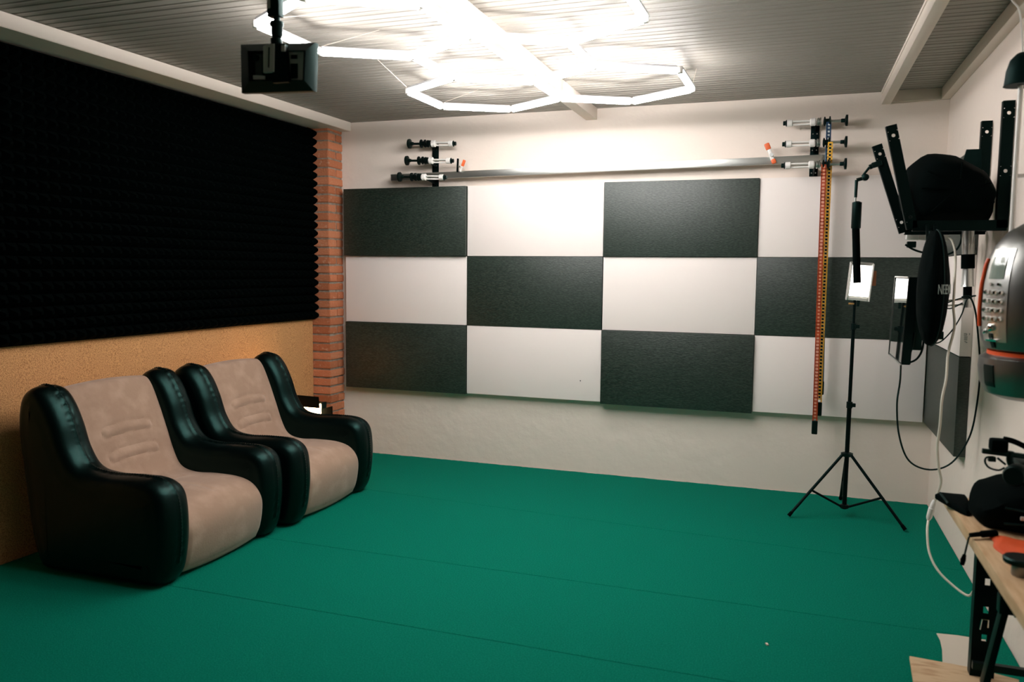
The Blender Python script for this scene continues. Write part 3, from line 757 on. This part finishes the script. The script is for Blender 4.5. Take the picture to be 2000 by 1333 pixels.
# bell-shaped fitting and white conduit
pe = at(1994, 165, -2.3)
pf = thing('wall_lamp_housing', 'dark bell-shaped fitting on the white conduit at the right edge', 'fitting', pe)
MB().lathe(pe, [(.052, -.004), (.050, .0), (.046, .045), (.036, .08), (.018, .10), (.008, .104)], n=28).build('bell', M['charcoal'], pf)
cp = thing('wall_conduit', 'white conduit running down the right wall to the silver stereo', 'conduit', (4.04, -2.3, 1.6))
MB().cyl((pe.x, -2.3, 1.50), (pe.x, -2.3, pe.z), .008).build('pipe', M['white'], cp)
MB().tube(spline([pe+Vector((0, 0, .10)), at(1992, 25, -2.3), at(1975, -2, -2.3), at(1950, -40, -2.3)], 6), .003, 6).build('supply_cord', M['white'], cp)
MB().box(((pe.x+RWX)/2, -2.3, 1.75), (RWX-pe.x+.0, .012, .012)).build('wall_clip', M['white'], cp)

# ------------------------------------------------------------------ cables
def cable(name, label, ctrl, r, mt, cat='cable', n=8):
    return tag(MB().tube(spline(ctrl, n), r, 8).build(name, M[mt]), label, cat)
Y = -1.3
cable('cable', 'thin black cable looping from the monitor down the white wall', [(3.70, -1.45, 1.021)] + [at(u, v, Y) for u, v in ((1758, 745), (1752, 790), (1756, 850), (1775, 900), (1815, 918), (1858, 905), (1893, 855), (1908, 790), (1914, 720), (1909, 640), (1903, 600), (1893, 580), (1878, 581))], .0042, 'black')
cable('cable', 'black cable curling from the bag to the silver pole', [at(u, v, -1.27) for u, v in ((1800, 655), (1812, 668), (1835, 669), (1860, 645), (1878, 615), (1889, 585), (1906, 578), (1880, 582), (1850, 592), (1840, 598), (1856, 603), (1880, 592))], .003, 'black')
cable('cable', 'short black cable hanging behind the monitor and bag', [at(u, v, -1.5) for u, v in ((1806, 640), (1802, 680), (1792, 700), (1778, 708), (1774, 704), (1782, 676), (1786, 650))], .0045, 'black')
wc = thing('extension_cable', 'cream cable hanging from the power strip with inline connector', 'cable', at(1822, 990, -1.9))
m = MB().tube(spline([at(1853, 464, -1.165), at(1860, 472, -1.25), at(1866, 500, -1.4), at(1864, 560, -1.7), at(1862, 600, -1.75), at(1864, 640, -1.8), at(1852, 690, -1.85), at(1848, 740, -1.88), at(1840, 780, -1.9), at(1836, 830, -1.9), at(1831, 870, -1.9), at(1833, 910, -1.9), at(1838, 940, -1.9), at(1832, 962, -1.9), at(1824, 985, -1.9)], 8), .0050, 8); m.build('upper_cord', M['cream'], wc)
a, b_ = at(1825, 978, -1.9), at(1813, 1016, -1.9)
MB().tube([a, a.lerp(b_, .15), a.lerp(b_, .4), a.lerp(b_, .42), a.lerp(b_, .85), b_], [.006, .010, .011, .0125, .011, .007], 14).build('connector', M['white'], wc)
MB().tube(spline([b_, at(1811, 1040, -1.95), at(1815, 1080, -2.0), at(1832, 1115, -2.05), at(1862, 1145, -2.1), at(1890, 1164, -2.15), at(1902, 1154, -2.18), at(1909, 1135, -2.2), at(1913, 1112, -2.2)], 8), .0045, 8).build('lower_cord', M['cream'], wc)

# ------------------------------------------------------------------ workbench
BX = 3.785; BZ = .60
wbh = thing('workbench', 'pine-topped workbench with black slotted steel legs along the right wall', 'workbench', (3.92, -3, 0))
MB().box(((BX+RWX-.002)/2, -3.25, BZ-.019), (RWX-.002-BX, 2.18, .038), bev=.004).build('bench_top', M['pine'], wbh)
def slotted_leg(y):
    m = MB(); x0 = 3.862; ft = .018 if y > -3 else .001
    m.box((x0+.0015, y+.02, (BZ-.038+ft)/2), (.003, .04, BZ-.038-ft)); o1 = m.build('leg', M['charcoal'], wbh)
    # flange facing the camera with slots cut through
    W = .075; z_ = 0; m = MB(); zz = [.06, .16, .26, .36, .46, .53]
    cur = ft
    for s_ in zz:
        m.box((x0+W/2, y, (cur+s_-.012)/2), (W, .003, s_-.012-cur))
        m.box((x0+(W/2-.008)/2, y, s_), (W/2-.008, .003, .024)); m.box((x0+W-(W/2-.008)/2, y, s_), (W/2-.008, .003, .024)); cur = s_+.012
    m.box((x0+W/2, y, (cur+BZ-.038)/2), (W, .003, BZ-.038-cur)); m.build('leg_flange', M['blackmetal'], o1).matrix_parent_inverse = Matrix()
    for z_ in (.21, .47):
        m = MB(); m.tube([Vector((x0+.022, y-.004, z_-.02)), Vector((x0+.026, y-.006, z_+.018)), Vector((x0+.046, y-.006, z_+.018)), Vector((x0+.046, y-.004, z_-.01))], .003, 8); m.build('safety_clip', M['chrome'], o1).matrix_parent_inverse = Matrix()
for y in (-2.36, -4.2): slotted_leg(y)
MB().bar(at(1966, 1172, -2.62), at(1922, 1338, -2.62), .02, .042, ref=(0, 1, 0), bev=.003).build('brace', M['black'], wbh)
MB().box(at(1967, 1180, -2.62), (.05, .04, .06), bev=.004).build('brace_bracket', M['black'], wbh)
MB().box((3.96, -2.40, .075), (.20, .02, .025)).build('lower_rail', M['black'], wbh)
# things under / beside the bench
tag(MB().prism([at(u, v, z=.0055) for u, v in ((1776, 1288), (1905, 1312), (1990, 1335), (1990, 1420), (1796, 1420))], (0, 0, .012), .001).build('wood_offcut', M['osb']), 'knotty wooden offcut on the floor at the bench leg', 'board')
tag(MB().prism([at(u, v, z=.002) for u, v in ((1829, 1239), (1870, 1243), (1925, 1252), (1925, 1330), (1838, 1330), (1841, 1300), (1840, 1270), (1836, 1252))], (0, 0, .003)).build('card_sheet', M['card']), 'pale sheet of card with curved edge on the carpet by the bench', 'sheet')
tag(MB().lathe((1.853, -.0495, .655), [(.004, 0), (.0035, .003)], (0, -1, 0), 10).build('nail', M['black']), 'tiny dark nail head in the white board of the bottom row, second column', 'nail')
tag(MB().box(at(1498, 1259, z=.003), (.008, .016, .004), Matrix.Rotation(.4, 3, 'Z')).build('paper_scrap', M['card']), 'tiny pale scrap lying on the green carpet', 'scrap')
tag(MB().box((RWX-.04, -3.0, .25), (.07, .5, .5), bev=.004).build('storage_box', M['charcoal']), 'dark panel leaning under the workbench at the right edge', 'panel')

# things on the bench
def lump(name, label, cat, outline, y, dy, mt, parts=(), bev=.008, floor=BZ+.001):
    t = thing(name, label, cat, at(outline[0][0], outline[0][1], y))
    return t
bag = thing('camera_bag', 'black padded camera bag lying on the workbench', 'bag', (3.93, -2.5, BZ))
b = bmesh.new()
for v_ in [at(1903, 932, -2.34), at(1950, 926, -2.34), (4.04, -2.32, .76), (4.04, -2.60, .74), at(1893, 960, -2.40), at(1889, 1000, -2.46), at(1918, 1030, z=.602), (4.04, -2.62, .602), (4.04, -2.32, .602), at(1890, 985, z=.602), at(1975, 975, -2.62), at(1925, 1000, -2.60)]: b.verts.new(v_)
bmesh.ops.convex_hull(b, input=list(b.verts)); m = MB(); m.join(b)
soften(m, .009)
bo = m.build('bag_body', M['matte'], bag)
for k_, (dx, dz) in enumerate(((0, 0), (.0, .05))): MB().tube([Vector((3.88, -2.612, .64+dz)), Vector((3.95, -2.622, .645+dz*.8)), Vector((4.03, -2.622, .65+dz*.6))], .004, 6).build('zip', M['charcoal'], bag)
MB().box((3.93, -2.625, .665), (.02, .008, .012), bev=.002).build('buckle', M['greyplastic'], bag)
st = thing('camera_strap', 'flat black padded strap draped over the far bench end', 'strap', at(1850, 970, -2.25))
b = bmesh.new()
for u, v, yy in ((1826, 962, -2.22), (1834, 958, -2.20), (1885, 962, -2.2), (1897, 990, -2.3), (1892, 1003, -2.45), (1846, 992, -2.3), (1829, 975, -2.24)):
    p = at(u, v, yy); b.verts.new((p.x, p.y, max(p.z, BZ+.004))); b.verts.new((p.x, p.y, BZ+.002))
bmesh.ops.convex_hull(b, input=list(b.verts)); m = MB(); m.join(b); soften(m, .006); m.build('strap_pad', M['matte'], st)
MB().tube([at(1836, 963, -2.26), at(1852, 984, -2.33)], .004, 6).build('edge_piping', M['charcoal'], st)
cmr = thing('camera_rig', 'black camera rig with top handle standing on the bag', 'camera', (3.97, -2.5, .76))
MB().box((3.985, -2.47, .785), (.10, .14, .07), bev=.014).build('camera_body', M['charcoal'], cmr)
MB().lathe(at(1990, 925, -2.56), [(.03, 0), (.034, .01), (.034, .05), (.028, .06)], (-.5, -1, 0), 24).build('lens', M['black'], cmr)
MB().bar(at(1918, 881, -2.5), at(2010, 893, -2.5), .016, .016, bev=.003).build('rail', M['black'], cmr)
m = MB(); m.box(at(1950, 870, -2.5), (.05, .05, .042), bev=.010); m.build('microphone_cover', M['matte'], cmr)
MB().box(at(1937, 897, -2.5), (.022, .02, .016), bev=.003).build('rail_clamp', M['black'], cmr)
MB().tube(spline([at(1960, 858, -2.5), at(1978, 862, -2.5), at(2000, 872, -2.5), at(2012, 880, -2.5)], 5), .009, 10).build('top_handle', M['matte'], cmr)
MB().tube(spline([at(1974, 882, -2.5), at(1972, 900, -2.5), at(1978, 915, -2.5)], 5), .010, 10).build('handle_post', M['black'], cmr)
MB().tube(spline([at(1940, 893, -2.52), at(1927, 894, -2.52), at(1924, 903, -2.52), at(1932, 914, -2.52), at(1950, 919, -2.52), at(1962, 914, -2.52)], 6), .0032, 8).build('cable_loop', M['black'], cmr)
MB().tube([at(1948, 895, -2.52), at(1964, 908, -2.52)], .0035, 8).build('strut', M['black'], cmr)
m = MB(); nx_, ny_ = 14, 22; g = []
for i in range(nx_+1):
    for j in range(ny_+1):
        x = 3.835 + .21*i/nx_; y = -2.63 - .36*j/ny_ + .03*noise.noise(Vector((x*9, 0, 1))); x += .02*noise.noise(Vector((0, y*10, 2)))*(1-i/nx_)
        h = .004+.018*max(0, noise.noise(Vector((x*14, y*14, 0)))+.25)
        if i in (0, nx_) or j in (0, ny_): h = .003
        g.append((x, y, BZ+h))
fs = [(i*(ny_+1)+j, (i+1)*(ny_+1)+j, (i+1)*(ny_+1)+j+1, i*(ny_+1)+j+1) for i in range(nx_) for j in range(ny_)]
m.add(g, fs); oc = m.build('orange_cloth', M['orangecloth']); tag(oc, 'bright orange cloth crumpled on the workbench', 'cloth')
md = oc.modifiers.new('thickness', 'SOLIDIFY'); md.thickness = .002
tag(MB().tube([at(1895, 1046, z=BZ+.012), at(1915, 1044, z=BZ+.014), at(1918, 1044, z=BZ+.014), at(1945, 1042, z=BZ+.014)], [.007, .008, .011, .011], 12).build('clip_microphone', M['matte']), 'short black plug lying at the bench edge', 'plug')
cable('cable', 'thin black cable dropping over the bench edge from the plug', [at(1896, 1046, z=BZ+.012), at(1892, 1052, y=-2.66), at(1888, 1068, y=-2.67), at(1883, 1088, y=-2.67)], .003, 'black')
bpy.data.objects[-1] if False else None
tag(MB().tube([at(1884, 1084, y=-2.67), at(1881, 1094, y=-2.67), at(1879, 1104, y=-2.67)], [.005, .008, .006], 10).build('jack_plug', M['matte']), 'small black plug hanging below the bench edge', 'plug')
dk_ = thing('mounting_plate', 'black round mounting plate with silver knob on the bench', 'plate', at(1988, 1118, z=BZ))
p = at(1992, 1125, z=BZ)
MB().lathe(p, [(.020, 0.0), (.022, .004), (.022, .028), (.014, .034)], n=20).build('knob', M['silver'], dk_)
MB().lathe(p, [(.014, .034), (.042, .036), (.044, .048), (.040, .052)], n=28).build('disc', M['black'], dk_)
hk = tag(MB().tube(spline([at(1979, 1172, -2.98), at(1982, 1176, -2.98), at(1981, 1200, -2.98), at(1984, 1206, -2.98)], 5), .003, 8).build('bench_hook', M['black']), 'small black hook on the bench front edge', 'hook')

# ------------------------------------------------------------------ monitor hung from the ceiling, seen from behind
MY = -3.2
mc = at(543, 133, MY); hm = thing('ceiling_monitor', 'small black monitor on a ceiling pole, seen from behind, top left', 'monitor', mc)
zr = Matrix.Rotation(R(-8), 3, 'Z')
def HP(u, v, y=0): return at(u, v, MY+y)
outer = [HP(470, 87), HP(616, 83), HP(613, 178), HP(472, 182)]
inner = [HP(484, 99, -.03), HP(597, 98, -.03), HP(594, 157, -.03), HP(486, 159, -.03)]
m = MB(); vs = outer + inner + [p+Vector((0, .018, 0)) for p in outer] + [p+Vector((0, .03, 0)) for p in inner]
fs = []
for k in range(4):
    j = (k+1) % 4; fs += [(k, j, 4+j, 4+k), (k, j, 8+j, 8+k), (4+k, 4+j, 12+j, 12+k)]
fs += [(8, 9, 10, 11), (12, 13, 14, 15)]
m.add(vs, fs); m.build('rear_shell', M['black'], hm)
def plate(l, y, nm, mt, th=.004): return MB().prism([HP(u, v, y) for u, v in l], (0, th, 0), .0006).build(nm, M[mt], hm)
plate([(486, 103), (512, 103), (512, 158), (486, 158)], -.012, 'glossy_insert', 'gloss')
plate([(556, 101), (593, 100), (591, 156), (563, 156)], -.012, 'glossy_insert', 'greyplastic')
plate([(514, 90), (525, 86), (535, 86), (534, 140), (514, 142)], -.045, 'mount_tab', 'greyplastic', .012)
plate([(524, 92), (526, 92), (525, 132), (523, 132)], -.048, 'slot', 'black', .003)
plate([(532, 86), (556, 86), (562, 160), (532, 162)], -.04, 'mount_block', 'black', .02)
plate([(567, 124), (581, 124), (581, 153), (568, 153)], -.016, 'vent', 'black', .003)
plate([(568, 107), (580, 107), (580, 115), (568, 115)], -.016, 'port', 'black', .003)
plate([(549, 88), (556, 88), (556, 100), (549, 100)], -.045, 'latch', 'greyplastic', .005)
plate([(494, 147), (517, 148), (517, 155), (494, 155)], -.018, 'white_plug', 'white', .004)
MB().lathe(HP(499, 112, -.013), [(.009, 0), (.010, .004), (.006, .006)], (0, -1, 0), 20).build('round_port', M['charcoal'], hm)
MB().lathe(HP(540, 80, -.01), [(.016, -.012), (.018, -.008), (.018, .006), (.010, .012)], n=20).build('swivel', M['black'], hm)
MB().tube([HP(541, 78, -.01), HP(541, 66, -.01)], .007, 12).build('stem', M['alu'], hm)
MB().lathe(HP(541, 62, -.01), [(.014, -.018), (.018, -.012), (.018, .014), (.021, .018), (.021, .03), (.010, .034)], n=20).build('swivel', M['charcoal'], hm)
pb = HP(538, 34, -.01)
MB().tube([HP(541, 48, -.01), HP(541, 30, -.01)], .011, 14).build('pole_neck', M['charcoal'], hm)
MB().box(Vector((pb.x, pb.y, (pb.z+H-.002)/2)), (.045, .028, H-.002-pb.z), bev=.003).build('ceiling_pole', M['charcoal'], hm)
MB().box(Vector((pb.x-.012, pb.y-.015, (pb.z+.02+H-.002)/2)), (.010, .004, H-.03-pb.z)).build('pole_groove', M['alu'], hm)
